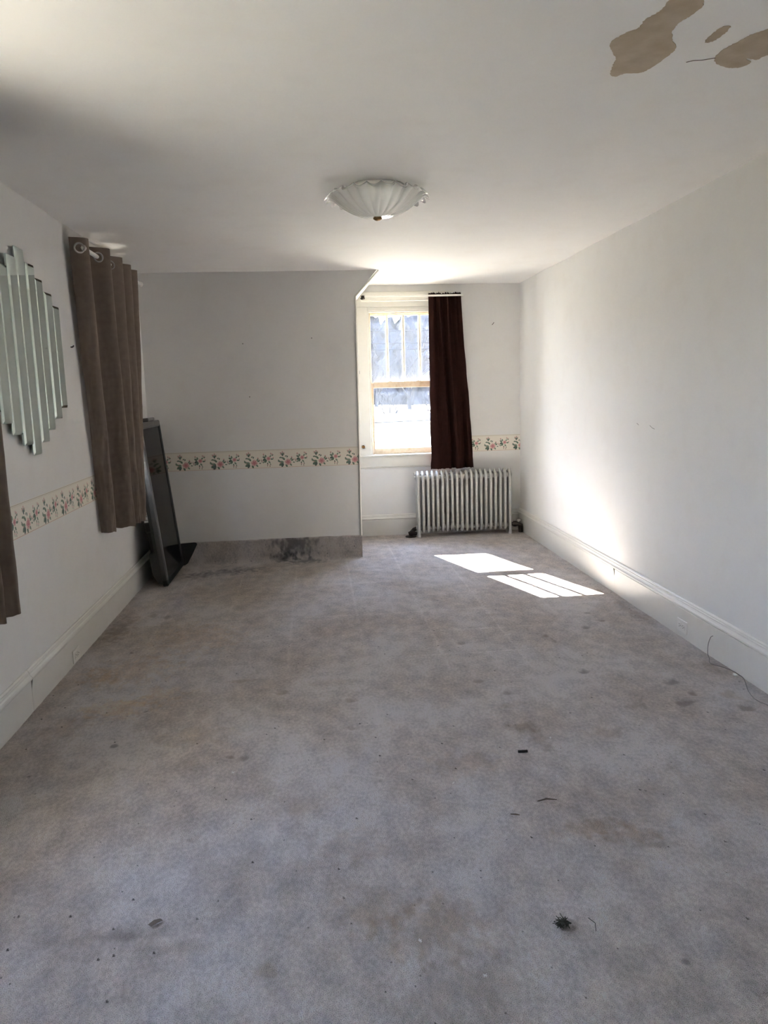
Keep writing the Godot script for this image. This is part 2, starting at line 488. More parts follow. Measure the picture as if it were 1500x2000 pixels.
func make_materials() -> void:
	var faint := [Color(0.985, 0.982, 0.978), Color(1, 1, 1), Color(0.99, 0.992, 0.995)]
	M.wall = painted(Color(0.885, 0.88, 0.865), 0.72, 0.55, faint, 3)
	M.ceiling = painted(Color(0.925, 0.92, 0.905), 0.75, 0.4, faint, 17)
	M.trim = painted(Color(0.86, 0.85, 0.82), 0.38, 1.1, faint, 29)
	M.casing = painted(Color(0.87, 0.86, 0.82), 0.4, 1.4, faint, 31)
	M.sash = painted(Color(0.87, 0.80, 0.70), 0.42, 2.0, [Color(0.92, 0.88, 0.80), Color(1, 1, 1), Color(0.96, 0.93, 0.88)], 37)
	M.plaster = painted(Color(0.745, 0.69, 0.61), 0.9, 1.3, [Color(0.90, 0.88, 0.84), Color(1, 1, 1)], 43)
	M.bead = plain(Color(0.93, 0.92, 0.88), 0.45)

	var print_ := plain(Color(1, 1, 1), 0.6)
	print_.albedo_texture = floral_print()
	M.border = print_

	# carpet: tufted speckle on uv1 (metres), soil and painted shadow on uv2 (whole floor)
	var c := plain(Color(0.88, 0.852, 0.836), 0.97)
	c.metallic_specular = 0.1
	c.uv1_scale = Vector3.ONE * 2.4
	c.albedo_texture = noise_tex(fast(51, 0.11, FastNoiseLite.TYPE_SIMPLEX_SMOOTH, 3), 1024, [Color(0.58, 0.58, 0.58), Color(0.97, 0.97, 0.97), Color(1, 1, 1)])
	c.heightmap_enabled = true
	c.heightmap_texture = noise_tex(fast(57, 0.10, FastNoiseLite.TYPE_SIMPLEX_SMOOTH, 3), 1024)
	c.heightmap_scale = 0.6
	c.detail_enabled = true
	c.detail_blend_mode = BaseMaterial3D.BLEND_MODE_MUL
	c.detail_uv_layer = BaseMaterial3D.DETAIL_UV_2
	c.detail_albedo = carpet_soil_and_shadow()
	c.rim_enabled = true
	c.rim = 0.35
	M.carpet = c

	M.taupe = painted(Color(0.50, 0.455, 0.415), 0.85, 3.0, [Color(0.90, 0.89, 0.88), Color(1, 1, 1)], 63)
	M.taupe.backlight_enabled = true
	M.taupe.backlight = Color(0.10, 0.085, 0.07)
	M.brown = painted(Color(0.165, 0.098, 0.084), 0.85, 3.0, [Color(0.85, 0.85, 0.85), Color(1, 1, 1)], 67)
	M.brown.backlight_enabled = true
	M.brown.backlight = Color(0.05, 0.025, 0.02)
	M.taupe.metallic_specular = 0.15
	M.brown.metallic_specular = 0.1
	M.white_rod = plain(Color(0.90, 0.89, 0.86), 0.35)
	M.ring = plain(Color(0.80, 0.79, 0.77), 0.25, 0.5)

	M.iron = painted(Color(0.78, 0.775, 0.75), 0.42, 5.0, [Color(0.86, 0.86, 0.86), Color(1, 1, 1)], 71)
	M.iron.metallic = 0.3
	M.rust = painted(Color(0.24, 0.19, 0.16), 0.6, 12.0, [Color(0.6, 0.55, 0.5), Color(1, 1, 1)], 73)

	var glass := plain(Color(0.93, 0.96, 1.0, 0.05), 0.02)
	glass.transparency = BaseMaterial3D.TRANSPARENCY_ALPHA
	M.pane = glass
	var shade := plain(Color(0.96, 0.96, 0.93, 0.34), 0.05)
	shade.transparency = BaseMaterial3D.TRANSPARENCY_ALPHA
	M.shade = shade
	M.brass = plain(Color(0.50, 0.38, 0.22), 0.3, 0.9)
	M.mirror = plain(Color(0.84, 0.89, 0.87), 0.04, 1.0)
	M.backing = plain(Color(0.16, 0.15, 0.14), 0.8)

	M.tv_case = painted(Color(0.22, 0.22, 0.22), 0.5, 6.0, [Color(0.88, 0.88, 0.88), Color(1, 1, 1)], 79)
	M.tv_bezel = plain(Color(0.27, 0.27, 0.265), 0.34)
	M.tv_black = plain(Color(0.04, 0.04, 0.042), 0.55)
	M.tv_screen = plain(Color(0.055, 0.055, 0.055), 0.09)
	M.tv_screen.metallic_specular = 0.16
	M.sticker = plain(Color(0.82, 0.82, 0.80), 0.5)

	M.plate = plain(Color(0.88, 0.87, 0.84), 0.35)
	M.slot = plain(Color(0.05, 0.05, 0.05), 0.6)
	M.screw = plain(Color(0.65, 0.65, 0.62), 0.35, 0.8)
	M.cable = plain(Color(0.50, 0.48, 0.46), 0.5)
	M.dark_bit = plain(Color(0.13, 0.11, 0.10), 0.9)
	M.straw = plain(Color(0.44, 0.39, 0.34), 0.9)
	M.lint = plain(Color(0.90, 0.89, 0.87), 0.95)
	M.moss = plain(Color(0.30, 0.30, 0.25), 0.95)

	M.lawn = painted(Color(0.66, 0.62, 0.53), 0.95, 0.06, [Color(0.72, 0.70, 0.66), Color(1, 1, 1), Color(0.90, 0.88, 0.82)], 83)
	M.bark = painted(Color(0.17, 0.175, 0.185), 0.9, 0.25, [Color(0.6, 0.6, 0.6), Color(0.9, 0.9, 0.9), Color(1, 1, 1)], 89)
	M.wire = plain(Color(0.10, 0.105, 0.12), 0.7)
	M.road = painted(Color(0.22, 0.23, 0.25), 0.9, 0.4, [Color(0.85, 0.85, 0.85), Color(1, 1, 1)], 97)
	for k in ["lawn", "bark", "wire", "road"]:
		M[k].metallic_specular = 0.0

# ---------------------------------------------------------------- room shell
# openings as [low depth or x, high, sill, head]
func wall_boxes(st: SurfaceTool, along: int, from: float, to: float, near: float, far: float, holes: Array) -> void:
	var at := from
	var piece := func(a: float, b: float, lo: float, hi: float) -> void:
		if along == 0:
			cbox(st, Vector3(a, lo, -near), Vector3(b, hi, -far))
		else:
			cbox(st, Vector3(near, lo, -a), Vector3(far, hi, -b))
	for h in holes:
		piece.call(at, h[0], -0.25, H + 0.25)
		piece.call(h[0], h[1], -0.25, h[2])
		piece.call(h[0], h[1], h[3], H + 0.25)
		at = h[1]
	piece.call(at, to, -0.25, H + 0.25)

const WIN_BACK := [0.565, 1.245, 0.785, 2.16]
const WIN_FAR := [5.13, 5.60, 0.785, 2.16]
const WIN_NEAR := [1.87, 2.57, 0.785, 2.16]

func shell() -> void:
	var st := begin()
	wall_boxes(st, 0, XL - 0.2, XR + 0.2, ZB, ZB + 0.2, [WIN_BACK])
	var wb := put("wall_back", st.commit(), M.wall)
	tag(wb, "off-white back wall of the window alcove, behind the radiator", "wall", "", "structure")
	st = begin()
	wall_boxes(st, 1, ZF - 0.2, ZB, XL - 0.2, XL, [WIN_NEAR, WIN_FAR])
	var wl := put("wall_left", st.commit(), M.wall)
	tag(wl, "off-white wall with a floral border, behind the strip mirror", "wall", "", "structure")
	var wr := put("wall_right", box(Vector3(XR, -0.25, -ZF + 0.2), Vector3(XR + 0.2, H + 0.25, -ZB)), M.wall)
	tag(wr, "bare off-white wall without a border, facing the mirror", "wall", "", "structure")
	var wf := put("wall_front", box(Vector3(XL, -0.25, -ZF), Vector3(XR, H + 0.25, -ZF + 0.2)), M.wall)
	tag(wf, "plain off-white wall facing the window alcove", "wall", "", "structure")
	# wall left of the alcove, its upper free corner cut off at a slant
	var poly := PackedVector2Array([Vector2(XL, -0.02), Vector2(XE, -0.02), Vector2(XE + 0.018, 2.198), Vector2(0.59, H + 0.02), Vector2(XL, H + 0.02)])
	var wn := put("wall_alcove", prism_mesh(poly, -ZP, -ZB), M.wall)
	tag(wn, "off-white wall with a floral border, left of the window alcove behind the television", "wall", "", "structure")
	# nail holes and scrapes left in the paint
	for q in [[-0.553, 1.835], [0.015, 1.868], [-0.52, 1.40]]:
		put("nail_hole", tube_mesh([P(q[0], q[1], ZP + 0.002), P(q[0], q[1], ZP - 0.0012)], 0.004, 8), M.dark_bit, wn)
	for q in [[4.56, 1.165, 4.49, 1.145], [4.75, 1.17, 4.72, 1.16]]:
		put("scrape", tube_mesh([P(XR + 0.001, q[1], q[0]), P(XR + 0.001, q[3] + 0.006, (q[0] + q[2]) / 2), P(XR + 0.001, q[3], q[2])], 0.0022, 5), M.cable, wr)
	# floral borders, each glued to its wall
	for s in [[1, 2.685, 5.015, wl], [1, 5.715, ZP, wl], [1, ZF, 1.755, wl], [0, XL, XE, wn], [0, 1.40, XR, wb]]:
		var low := 0.799
		var high := 0.957
		var a: float = s[1]
		var b: float = s[2]
		var p := PackedVector3Array()
		var uv := PackedVector2Array()
		for hh in [low, high]:
			for k in 2:
				var q: float = a if k == 0 else b
				if s[0] == 1:
					p.append(P(XL + 0.0012, hh, q))
				else:
					p.append(P(q, hh, (ZP if s[3] == wn else ZB) - 0.0012))
				uv.append(Vector2((q + 0.055) / 0.284, 0.0 if hh == high else 1.0))
		var bo := put("wallpaper_border", grid(p, 2, 2, uv), M.border, s[3])
		bo.set_meta("label", "cream paper border printed with pink roses and green leaves")
	# ceiling, slightly wavy plaster under a slab
	var p2 := PackedVector3Array()
	var wavy := fast(101, 0.55, FastNoiseLite.TYPE_SIMPLEX_SMOOTH, 2)
	var nu := 52
	var nv := 142
	for v in nv:
		for u in nu:
			var x := lerpf(XL, XR, float(u) / (nu - 1))
			var z := lerpf(ZF, ZB, float(v) / (nv - 1))
			p2.append(P(x, H + 0.006 * wavy.get_noise_2d(x * 1.1, z * 2.2), z))
	var ce := thing("ceiling", "white plaster ceiling with bare tan patches where paint came off", "ceiling", Vector3.ZERO, "", "structure")
	put("plaster_skin", grid(p2, nu, nv, PackedVector2Array(), -1.0), M.ceiling, ce)
	put("slab", box(Vector3(XL - 0.2, H + 0.012, -ZF + 0.2), Vector3(XR + 0.2, H + 0.25, -ZB - 0.2)), M.ceiling, ce)
	var bare := [
		[Vector2(0.913, 2.376), Vector2(0.931, 2.315), Vector2(0.957, 2.280), Vector2(0.955, 2.232), Vector2(0.973, 2.185), Vector2(0.972, 2.133), Vector2(0.955, 2.021), Vector2(1.027, 2.019), Vector2(1.069, 2.127), Vector2(1.077, 2.156), Vector2(1.071, 2.205), Vector2(1.059, 2.245), Vector2(1.065, 2.299), Vector2(1.092, 2.354), Vector2(1.124, 2.399), Vector2(1.129, 2.461), Vector2(1.112, 2.568), Vector2(1.092, 2.595), Vector2(1.049, 2.601), Vector2(1.027, 2.626), Vector2(1.004, 2.607), Vector2(0.984, 2.533), Vector2(0.972, 2.483), Vector2(0.943, 2.436)],
		[Vector2(1.199, 2.365), Vector2(1.189, 2.326), Vector2(1.196, 2.270), Vector2(1.217, 2.261), Vector2(1.224, 2.299), Vector2(1.219, 2.351)],
		[Vector2(1.283, 2.467), Vector2(1.280, 2.410), Vector2(1.295, 2.359), Vector2(1.307, 2.314), Vector2(1.337, 2.275), Vector2(1.372, 2.241), Vector2(1.506, 2.424), Vector2(1.440, 2.445), Vector2(1.426, 2.480), Vector2(1.385, 2.470), Vector2(1.418, 2.505), Vector2(1.398, 2.542), Vector2(1.350, 2.537), Vector2(1.307, 2.507)],
	]
	for b in bare:
		var ring := PackedVector2Array()
		var n: int = b.size()
		for i in n:
			for k in 8:
				var q: Vector2 = b[i].cubic_interpolate(b[(i + 1) % n], b[(i - 1 + n) % n], b[(i + 2) % n], k / 8.0)
				ring.append(q + Vector2(rng.randf_range(-1, 1), rng.randf_range(-1, 1)) * 0.0022)
		var s2 := begin()
		var idx := Geometry2D.triangulate_polygon(ring)
		var level := func(q: Vector2) -> Vector3:
			return P(q.x, H + 0.006 * wavy.get_noise_2d(q.x * 1.1, q.y * 2.2) - 0.0016, q.y)
		for i in range(0, idx.size(), 3):
			tri(s2, level.call(ring[idx[i]]), level.call(ring[idx[i + 1]]), level.call(ring[idx[i + 2]]), Vector3.DOWN)
		for i in ring.size():
			var a1: Vector3 = level.call(ring[i])
			var b1: Vector3 = level.call(ring[(i + 1) % ring.size()])
			quad(s2, a1, b1, b1 + Vector3(0, 0.003, 0), a1 + Vector3(0, 0.003, 0), (b1 - a1).cross(Vector3.UP).normalized())
		var pa := put("bare_patch", s2.commit(), M.plaster, ce)
		pa.set_meta("label", "bare tan plaster patch with a ragged edge")
	# hairline crack beside the patches
	put("crack", tube_mesh([P(1.207, H - 0.001, 2.503), P(1.225, H - 0.001, 2.490), P(1.250, H - 0.001, 2.487), P(1.285, H - 0.001, 2.470)], 0.0011, 5), M.straw, ce)
	# corner bead round the free corner of the alcove
	var tr := put("trim_1", tube_mesh([P(XE + 0.001, 0.185, ZP - 0.002), P(XE + 0.012, 1.4, ZP - 0.002), P(XE + 0.018, 2.198, ZP - 0.002), P(0.588, H - 0.003, ZP - 0.002)], 0.0085, 8), M.bead)
	tag(tr, "narrow white corner bead running up and slanting to the ceiling beside the window", "trim", "", "structure")
	carpet()

func carpet() -> void:
	var fl := thing("floor", "worn grey wall-to-wall carpet with stains, dents, dirt and a painted shadow", "carpet", Vector3.ZERO, "", "structure")
	put("slab", box(Vector3(XL - 0.2, -0.25, -ZF + 0.2), Vector3(XR + 0.2, -0.014, -ZB - 0.2)), M.trim, fl)
	var lumps := fast(111, 14.0, FastNoiseLite.TYPE_SIMPLEX_SMOOTH, 3)
	var rolls := fast(113, 1.6, FastNoiseLite.TYPE_SIMPLEX_SMOOTH, 2)
	var dents := [[-0.207, 3.573], [0.114, 3.427], [0.748, 3.569], [0.854, 3.4], [1.281, 4.198], [1.70, 4.43], [1.56, 4.30], [1.654, 3.398], [1.697, 3.256], [1.60, 3.154], [1.30, 3.61], [-0.386, 2.944], [-0.334, 2.923], [0.115, 3.13], [1.85, 3.06], [0.777, 4.149], [0.86, 2.25], [-0.175, 1.75]]
	var nu := 228
	var nv := 638
	var p := PackedVector3Array()
	var uv := PackedVector2Array()
	var uv2 := PackedVector2Array()
	p.resize(nu * nv)
	uv.resize(nu * nv)
	uv2.resize(nu * nv)
	for v in nv:
		var z := lerpf(ZF, ZB, float(v) / (nv - 1))
		for u in nu:
			var x := lerpf(XL, XR, float(u) / (nu - 1))
			var h := -0.002 + 0.0020 * lumps.get_noise_2d(x, z) + 0.0025 * rolls.get_noise_2d(x, z * 1.7)
			p[v * nu + u] = P(x, h, z)
			uv[v * nu + u] = Vector2(x, z)
			uv2[v * nu + u] = Vector2((x - XL) / (XR - XL), (z - ZF) / (CZ1 - ZF))
	for d in dents:
		var ci := int((d[0] - XL) / (XR - XL) * (nu - 1))
		var cj := int((d[1] - ZF) / (ZB - ZF) * (nv - 1))
		for j in range(maxi(0, cj - 3), mini(nv, cj + 4)):
			for i in range(maxi(0, ci - 3), mini(nu, ci + 4)):
				var q := Vector2(p[j * nu + i].x - d[0], -p[j * nu + i].z - d[1]).length() / 0.028
				p[j * nu + i].y -= 0.009 * exp(-q * q)
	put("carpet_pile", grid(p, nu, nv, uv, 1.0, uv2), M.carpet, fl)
	# the same carpet turned up against the wall left of the alcove
	var q := PackedVector3Array()
	var qv := PackedVector2Array()
	var qv2 := PackedVector2Array()
	var prof := [Vector2(ZP - 0.055, -0.003), Vector2(ZP - 0.04, 0.0), Vector2(ZP - 0.028, 0.006), Vector2(ZP - 0.02, 0.016), Vector2(ZP - 0.015, 0.03)]
	for k in 18:
		prof.append(Vector2(ZP - 0.013, 0.038 + 0.008 * k))
	prof.append(Vector2(ZP - 0.011, 0.182))
	prof.append(Vector2(ZP - 0.006, 0.187))
	prof.append(Vector2(ZP + 0.002, 0.188))
	var run := 0.0
	var n2 := 150
	for j in prof.size():
		if j > 0:
			run += prof[j].distance_to(prof[j - 1])
		for i in n2:
			var x := lerpf(XL + 0.001, XE + 0.006, float(i) / (n2 - 1))
			var bump := 0.0018 * lumps.get_noise_2d(x, ZP + run)
			q.append(P(x, prof[j].y + (bump if j < 2 else 0.0) + (0.004 * rolls.get_noise_2d(x * 4.0, 3.0) if j > 20 else 0.0), prof[j].x - bump))
			qv.append(Vector2(x, prof[0].x + run))
			qv2.append(Vector2((x - XL) / (XR - XL), (prof[0].x + run - ZF) / (CZ1 - ZF)))
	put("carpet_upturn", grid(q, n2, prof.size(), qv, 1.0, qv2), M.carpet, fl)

# ---------------------------------------------------------------- windows
# local x runs along the wall, z points into the room, origin at the middle of the opening on the floor
func window(called: String, label: String, at: Vector3, turn: float, w: float, y0: float, y1: float, left_case: float, right_case: float) -> void:
	var t := thing(called, label, "window", at, "", "structure")
	t.rotation.y = turn
	var l := -w / 2
	var r := w / 2
	var sill := y0 + 0.018
	put("casing", box(Vector3(l - left_case, y0, 0), Vector3(l - 0.012, y1 + 0.045, 0.02), 0.003), M.casing, t)
	put("casing", box(Vector3(r + 0.012, y0, 0), Vector3(r + right_case, y1 + 0.045, 0.02), 0.003), M.casing, t)
	put("head_casing", box(Vector3(l - left_case, y1 + 0.045, 0), Vector3(r + right_case, y1 + 0.185, 0.022), 0.003), M.casing, t)
	put("head_bead", box(Vector3(l - 0.012, y1 + 0.012, 0), Vector3(r + 0.012, y1 + 0.045, 0.014), 0.004), M.casing, t)
	put("stool", box(Vector3(l - left_case, y0 - 0.004, -0.05), Vector3(r + right_case, sill, 0.045), 0.006), M.casing, t)
	put("apron", box(Vector3(l - left_case, y0 - 0.105, 0), Vector3(r + right_case, y0 - 0.004, 0.018), 0.003), M.casing, t)
	put("apron_bead", box(Vector3(l - left_case, y0 - 0.118, 0), Vector3(r + right_case, y0 - 0.105, 0.012), 0.004), M.casing, t)
	# lining of the opening with the stops that hold the sashes
	var st := begin()
	cbox(st, Vector3(l - 0.012, y0, -0.2), Vector3(l + 0.004, y1 + 0.012, 0.008), 0.002)
	cbox(st, Vector3(r - 0.004, y0, -0.2), Vector3(r + 0.012, y1 + 0.012, 0.008), 0.002)
	cbox(st, Vector3(l, y1 - 0.004, -0.2), Vector3(r, y1 + 0.012, 0.008), 0.002)
	cbox(st, Vector3(l, y0 - 0.01, -0.23), Vector3(r, y0 + 0.008, -0.04), 0.002)
	put("jamb", st.commit(), M.casing, t)
	st = begin()
	cbox(st, Vector3(l + 0.004, sill, -0.03), Vector3(l + 0.015, y1 - 0.004, -0.016), 0.002)
	cbox(st, Vector3(r - 0.015, sill, -0.03), Vector3(r - 0.004, y1 - 0.004, -0.016), 0.002)
	cbox(st, Vector3(l + 0.004, y1 - 0.016, -0.03), Vector3(r - 0.004, y1 - 0.004, -0.016), 0.002)
	put("stop", st.commit(), M.sash, t)
	var mid := y0 + 0.712
	# lower sash, in front
	var lo := Node3D.new()
	lo.name = "lower_sash"
	t.add_child(lo, true)
	var za := -0.066
	var zb := -0.032
	var gl := l + 0.030
	var gr := r - 0.030
	put("stile", box(Vector3(l + 0.005, sill, za), Vector3(gl, mid, zb), 0.003), M.sash, lo)
	put("stile", box(Vector3(gr, sill, za), Vector3(r - 0.005, mid, zb), 0.003), M.sash, lo)
	put("bottom_rail", box(Vector3(gl, sill, za), Vector3(gr, sill + 0.055, zb), 0.003), M.sash, lo)
	put("meeting_rail", box(Vector3(gl, mid - 0.052, za), Vector3(gr, mid + 0.006, zb), 0.003), M.sash, lo)
	put("pane", box(Vector3(gl - 0.004, sill + 0.05, -0.0515), Vector3(gr + 0.004, mid - 0.048, -0.0485)), M.pane, lo)
	for x in [-0.149, 0.131]:
		var s2 := begin()
		cbox(s2, Vector3(x - 0.024, mid + 0.006, za + 0.004), Vector3(x + 0.024, mid + 0.012, zb - 0.004), 0.002)
		tube(s2, [Vector3(x, mid + 0.010, -0.05), Vector3(x, mid + 0.024, -0.05)], [0.012, 0.009], 10)
		tube(s2, [Vector3(x - 0.004, mid + 0.021, -0.05), Vector3(x + 0.022, mid + 0.023, -0.044), Vector3(x + 0.032, mid + 0.02, -0.038)], [0.006, 0.005, 0.004], 8)
		put("sash_lock", s2.commit(), M.casing, lo)
	# upper sash, behind, divided by upright bars
	var up := Node3D.new()
	up.name = "upper_sash"
	t.add_child(up, true)
	za = -0.104
	zb = -0.070
	gl = l + 0.022
	gr = r - 0.022
	var top := y1 - 0.026
	put("stile", box(Vector3(l + 0.005, mid - 0.05, za), Vector3(gl, y1 - 0.004, zb), 0.003), M.sash, up)
	put("stile", box(Vector3(gr, mid - 0.05, za), Vector3(r - 0.005, y1 - 0.004, zb), 0.003), M.sash, up)
	put("top_rail", box(Vector3(gl, top, za), Vector3(gr, y1 - 0.004, zb), 0.003), M.sash, up)
	put("meeting_rail", box(Vector3(gl, mid - 0.05, za), Vector3(gr, mid, zb), 0.003), M.sash, up)
	var step := (gr - gl) / 4.0
	for k in range(1, 4):
		put("muntin", box(Vector3(gl + step * k - 0.013, mid, za + 0.004), Vector3(gl + step * k + 0.013, top, zb - 0.002), 0.004), M.casing, up)
	for k in 4:
		put("pane", box(Vector3(gl + step * k + 0.006, mid - 0.004, -0.0885), Vector3(gl + step * (k + 1) - 0.006, top + 0.004, -0.0855)), M.pane, up)

func windows() -> void:
	window("window_1", "double-hung window with cream sashes beside the dark brown curtain", P((WIN_BACK[0] + WIN_BACK[1]) / 2, 0, ZB), 0.0, WIN_BACK[1] - WIN_BACK[0], WIN_BACK[2], WIN_BACK[3], 0.135, 0.135)
	window("window_2", "double-hung window hidden behind the drawn taupe curtain", P(XL, 0, (WIN_FAR[0] + WIN_FAR[1]) / 2), PI / 2, WIN_FAR[1] - WIN_FAR[0], WIN_FAR[2], WIN_FAR[3], 0.11, 0.11)
	window("window_3", "half-curtained double-hung window next to the mirror", P(XL, 0, (WIN_NEAR[0] + WIN_NEAR[1]) / 2), PI / 2, WIN_NEAR[1] - WIN_NEAR[0], WIN_NEAR[2], WIN_NEAR[3], 0.11, 0.11)

# ---------------------------------------------------------------- baseboards
func base_profile(h: float) -> Array:
	# (out from the wall, height)
	var k := h - 0.205
	return [Vector2(0.0, -0.01), Vector2(0.020, -0.01), Vector2(0.020, 0.150 + k), Vector2(0.017, 0.1535 + k), Vector2(0.0165, 0.156 + k), Vector2(0.026, 0.158 + k), Vector2(0.029, 0.163 + k), Vector2(0.028, 0.170 + k), Vector2(0.020, 0.176 + k), Vector2(0.0165, 0.183 + k), Vector2(0.0165, 0.190 + k), Vector2(0.012, 0.193 + k), Vector2(0.012, 0.199 + k), Vector2(0.006, 0.205 + k), Vector2(0.0, 0.205 + k)]

func baseboard(parent: Node3D, h: float, from: Vector3, to: Vector3, out: Vector3) -> void:
	var st := begin()
	var prof := base_profile(h)
	for i in prof.size() - 1:
		var a: Vector2 = prof[i]
		var b: Vector2 = prof[i + 1]
		var va := out * a.x + Vector3.UP * a.y
		var vb := out * b.x + Vector3.UP * b.y
		var d := (vb - va).normalized()
		var n := d.cross((to - from).normalized())
		if n.dot(out + Vector3.UP * 0.4) < 0.0:
			n = -n
		quad(st, from + va, to + va, to + vb, from + vb, n)
	for e in [from, to]:
		var ends: Vector3 = (from - to).normalized() if e == from else (to - from).normalized()
		for i in range(1, prof.size() - 1):
			tri(st, e + out * prof[0].x + Vector3.UP * prof[0].y, e + out * prof[i].x + Vector3.UP * prof[i].y, e + out * prof[i + 1].x + Vector3.UP * prof[i + 1].y, ends)
	put("board", st.commit(), M.trim, parent)

func baseboards() -> void:
	var l := thing("baseboard_left", "tall white moulded baseboard under the mirror and taupe curtains", "baseboard", Vector3.ZERO, "", "structure")
	baseboard(l, 0.197, P(XL, 0, ZF), P(XL, 0, 3.534), Vector3.RIGHT)
	baseboard(l, 0.197, P(XL, 0, 3.5365), P(XL, 0, ZP - 0.014), Vector3.RIGHT)
	var r := thing("baseboard_right", "tall white moulded baseboard along the bare wall", "baseboard", Vector3.ZERO, "", "structure")
	baseboard(r, 0.217, P(XR, 0, ZF), P(XR, 0, 5.02), Vector3.LEFT)
	baseboard(r, 0.217, P(XR, 0, 5.0206), P(XR, 0, ZB), Vector3.LEFT)
	var b := thing("baseboard_back", "tall white moulded baseboard behind the radiator", "baseboard", Vector3.ZERO, "", "structure")
	baseboard(b, 0.207, P(XE + 0.02, 0, ZB), P(XR - 0.012, 0, ZB), Vector3(0, 0, 1))

# ---------------------------------------------------------------- outside
func ground_level(x: float, z: float) -> float:
	return -2.9 + 3.0 * smoothstep(12.0, 46.0, z) + 0.10 * sin(x * 0.23 + z * 0.11)

func branch(st: SurfaceTool, from: Vector3, dir: Vector3, length: float, r: float, level: int, rr: RandomNumberGenerator) -> void:
	var path := [from]
	var radii := [r]
	var d := dir
	var p := from
	var n := 4 if level > 0 else 3
	for i in n:
		d = (d + Vector3(rr.randf_range(-1, 1), rr.randf_range(-0.4, 0.8), rr.randf_range(-1, 1)) * 0.16).normalized()
		p += d * length / n
		path.append(p)
		radii.append(r * (1.0 - 0.6 * (i + 1.0) / n))
	tube(st, path, radii, 5 if level > 2 else 3, false, false)
	if level == 0:
		return
	for k in (4 if level > 1 else 5):
		var t := rr.randi_range(1, n)
		var side := Vector3(rr.randf_range(-1, 1), rr.randf_range(0.0, 0.9), rr.randf_range(-1, 1)).normalized()
		branch(st, path[t], (d * 0.65 + side * 0.75).normalized(), length * rr.randf_range(0.5, 0.75), maxf(r * 0.5, 0.008), level - 1, rr)

func outside() -> void:
	var p := PackedVector3Array()
	var nu := 61
	var nv := 91
	for v in nv:
		for u in nu:
			var x := lerpf(-70, 70, u / (nu - 1.0))
			var z := lerpf(-30, 120, v / (nv - 1.0))
			p.append(P(x, ground_level(x, z), z))
	var g := put("ground", grid(p, nu, nv), M.lawn)
	tag(g, "pale dry lawn sloping up outside the window", "lawn", "", "structure")
	# lane across the top of the lawn
	var q := PackedVector3Array()
	for v in 5:
		for u in 61:
			var x := lerpf(-70, 70, u / 60.0)
			var z := 40.0 + v * 0.9
			q.append(P(x, ground_level(x, z) + 0.05, z))
	var lane := put("lane", grid(q, 61, 5), M.road)
	tag(lane, "grey lane crossing the top of the pale lawn", "road", "", "structure")
	# wooded bank closing the view, steeper than the sun stands high
	var bank := PackedVector3Array()
	var rough := fast(131, 0.5, FastNoiseLite.TYPE_SIMPLEX_SMOOTH, 4)
	for v in 29:
		for u in 321:
			var x := lerpf(-60, 80, u / 320.0)
			var t := v / 28.0
			bank.append(P(x + 0.5 * rough.get_noise_2d(t * 30.0, x * 2.0), 0.0 + t * (9.0 + 2.4 * rough.get_noise_2d(x * 0.4, 7.0) + 1.6 * rough.get_noise_2d(x * 2.0, 3.0)), 74.0 + 6.0 * t * t + 2.2 * rough.get_noise_2d(x * 1.3, t * 9.0)))
	var bk := put("wooded_bank", grid(bank, 321, 29), M.bark)
	tag(bk, "grey wooded bank beyond the lawn outside the window", "woods", "", "structure")
	var rr := RandomNumberGenerator.new()
	rr.seed = 5
	for t in [[-6.5, 50.0, 6.0, 1], [1.2, 49.5, 5.2, 2], [3.6, 54.0, 6.6, 3], [6.3, 50.5, 5.6, 4], [9.5, 52.0, 6.2, 5], [14.5, 51.0, 5.5, 6], [4.9, 60.0, 7.4, 7], [7.9, 62.0, 7.0, 8]]:
		rr.seed = 300 + t[3]
		var o := thing("bare_tree", "leafless winter tree rising behind the brush outside the window", "tree", P(t[0], ground_level(t[0], t[1]) - 0.1, t[1]), "bare trees beyond the lawn")
		var st := begin()
		branch(st, Vector3.ZERO, Vector3.UP, t[2] * 0.5, 0.16, 4, rr)
		put("crown", st.commit(), M.bark, o)
	for k in 11:
		rr.seed = 700 + k
		var x := -9.0 + k * 2.7 + rr.randf_range(-0.2, 0.2)
		var z := 45.4 + rr.randf_range(-0.3, 0.3)
		var o := thing("brush", "low tangle of bare grey brush along the top of the lawn", "shrub", P(x, ground_level(x, z) - 0.05, z), "bare brush beyond the lawn")
		var st := begin()
		for i in 26:
			var a := rr.randf() * TAU
			branch(st, Vector3(cos(a), 0, sin(a)) * rr.randf_range(0.0, 0.5), Vector3(cos(a) * 0.5, 1.0, sin(a) * 0.5).normalized(), rr.randf_range(0.7, 1.3), 0.02, 1, rr)
		put("twigs", st.commit(), M.bark, o)
	var line := thing("power_line", "overhead power line with three dark wires between two grey poles outside the window", "power line")
	for w in [[25.0, 3.28, 0.014], [26.0, 2.96, 0.02], [26.4, 2.78, 0.022]]:
		var path := []
		for i in 25:
			var x := lerpf(-24, 32, i / 24.0)
			var s := (x - 4.0) / 28.0
			path.append(P(x, w[1] + 0.55 * s * s, w[0]))
		put("wire", tube_mesh(path, w[2], 5), M.wire, line)
	for x in [-24.0, 32.0]:
		var g0 := ground_level(x, 25.7)
		put("pole", tube_mesh([P(x, g0 - 0.3, 25.7), P(x, 4.6, 25.7)], [0.15, 0.1], 10), M.bark, line)
		put("cross_arm", box(P(x - 0.06, 3.40, 24.8), P(x + 0.06, 3.52, 26.6), 0.01), M.bark, line)

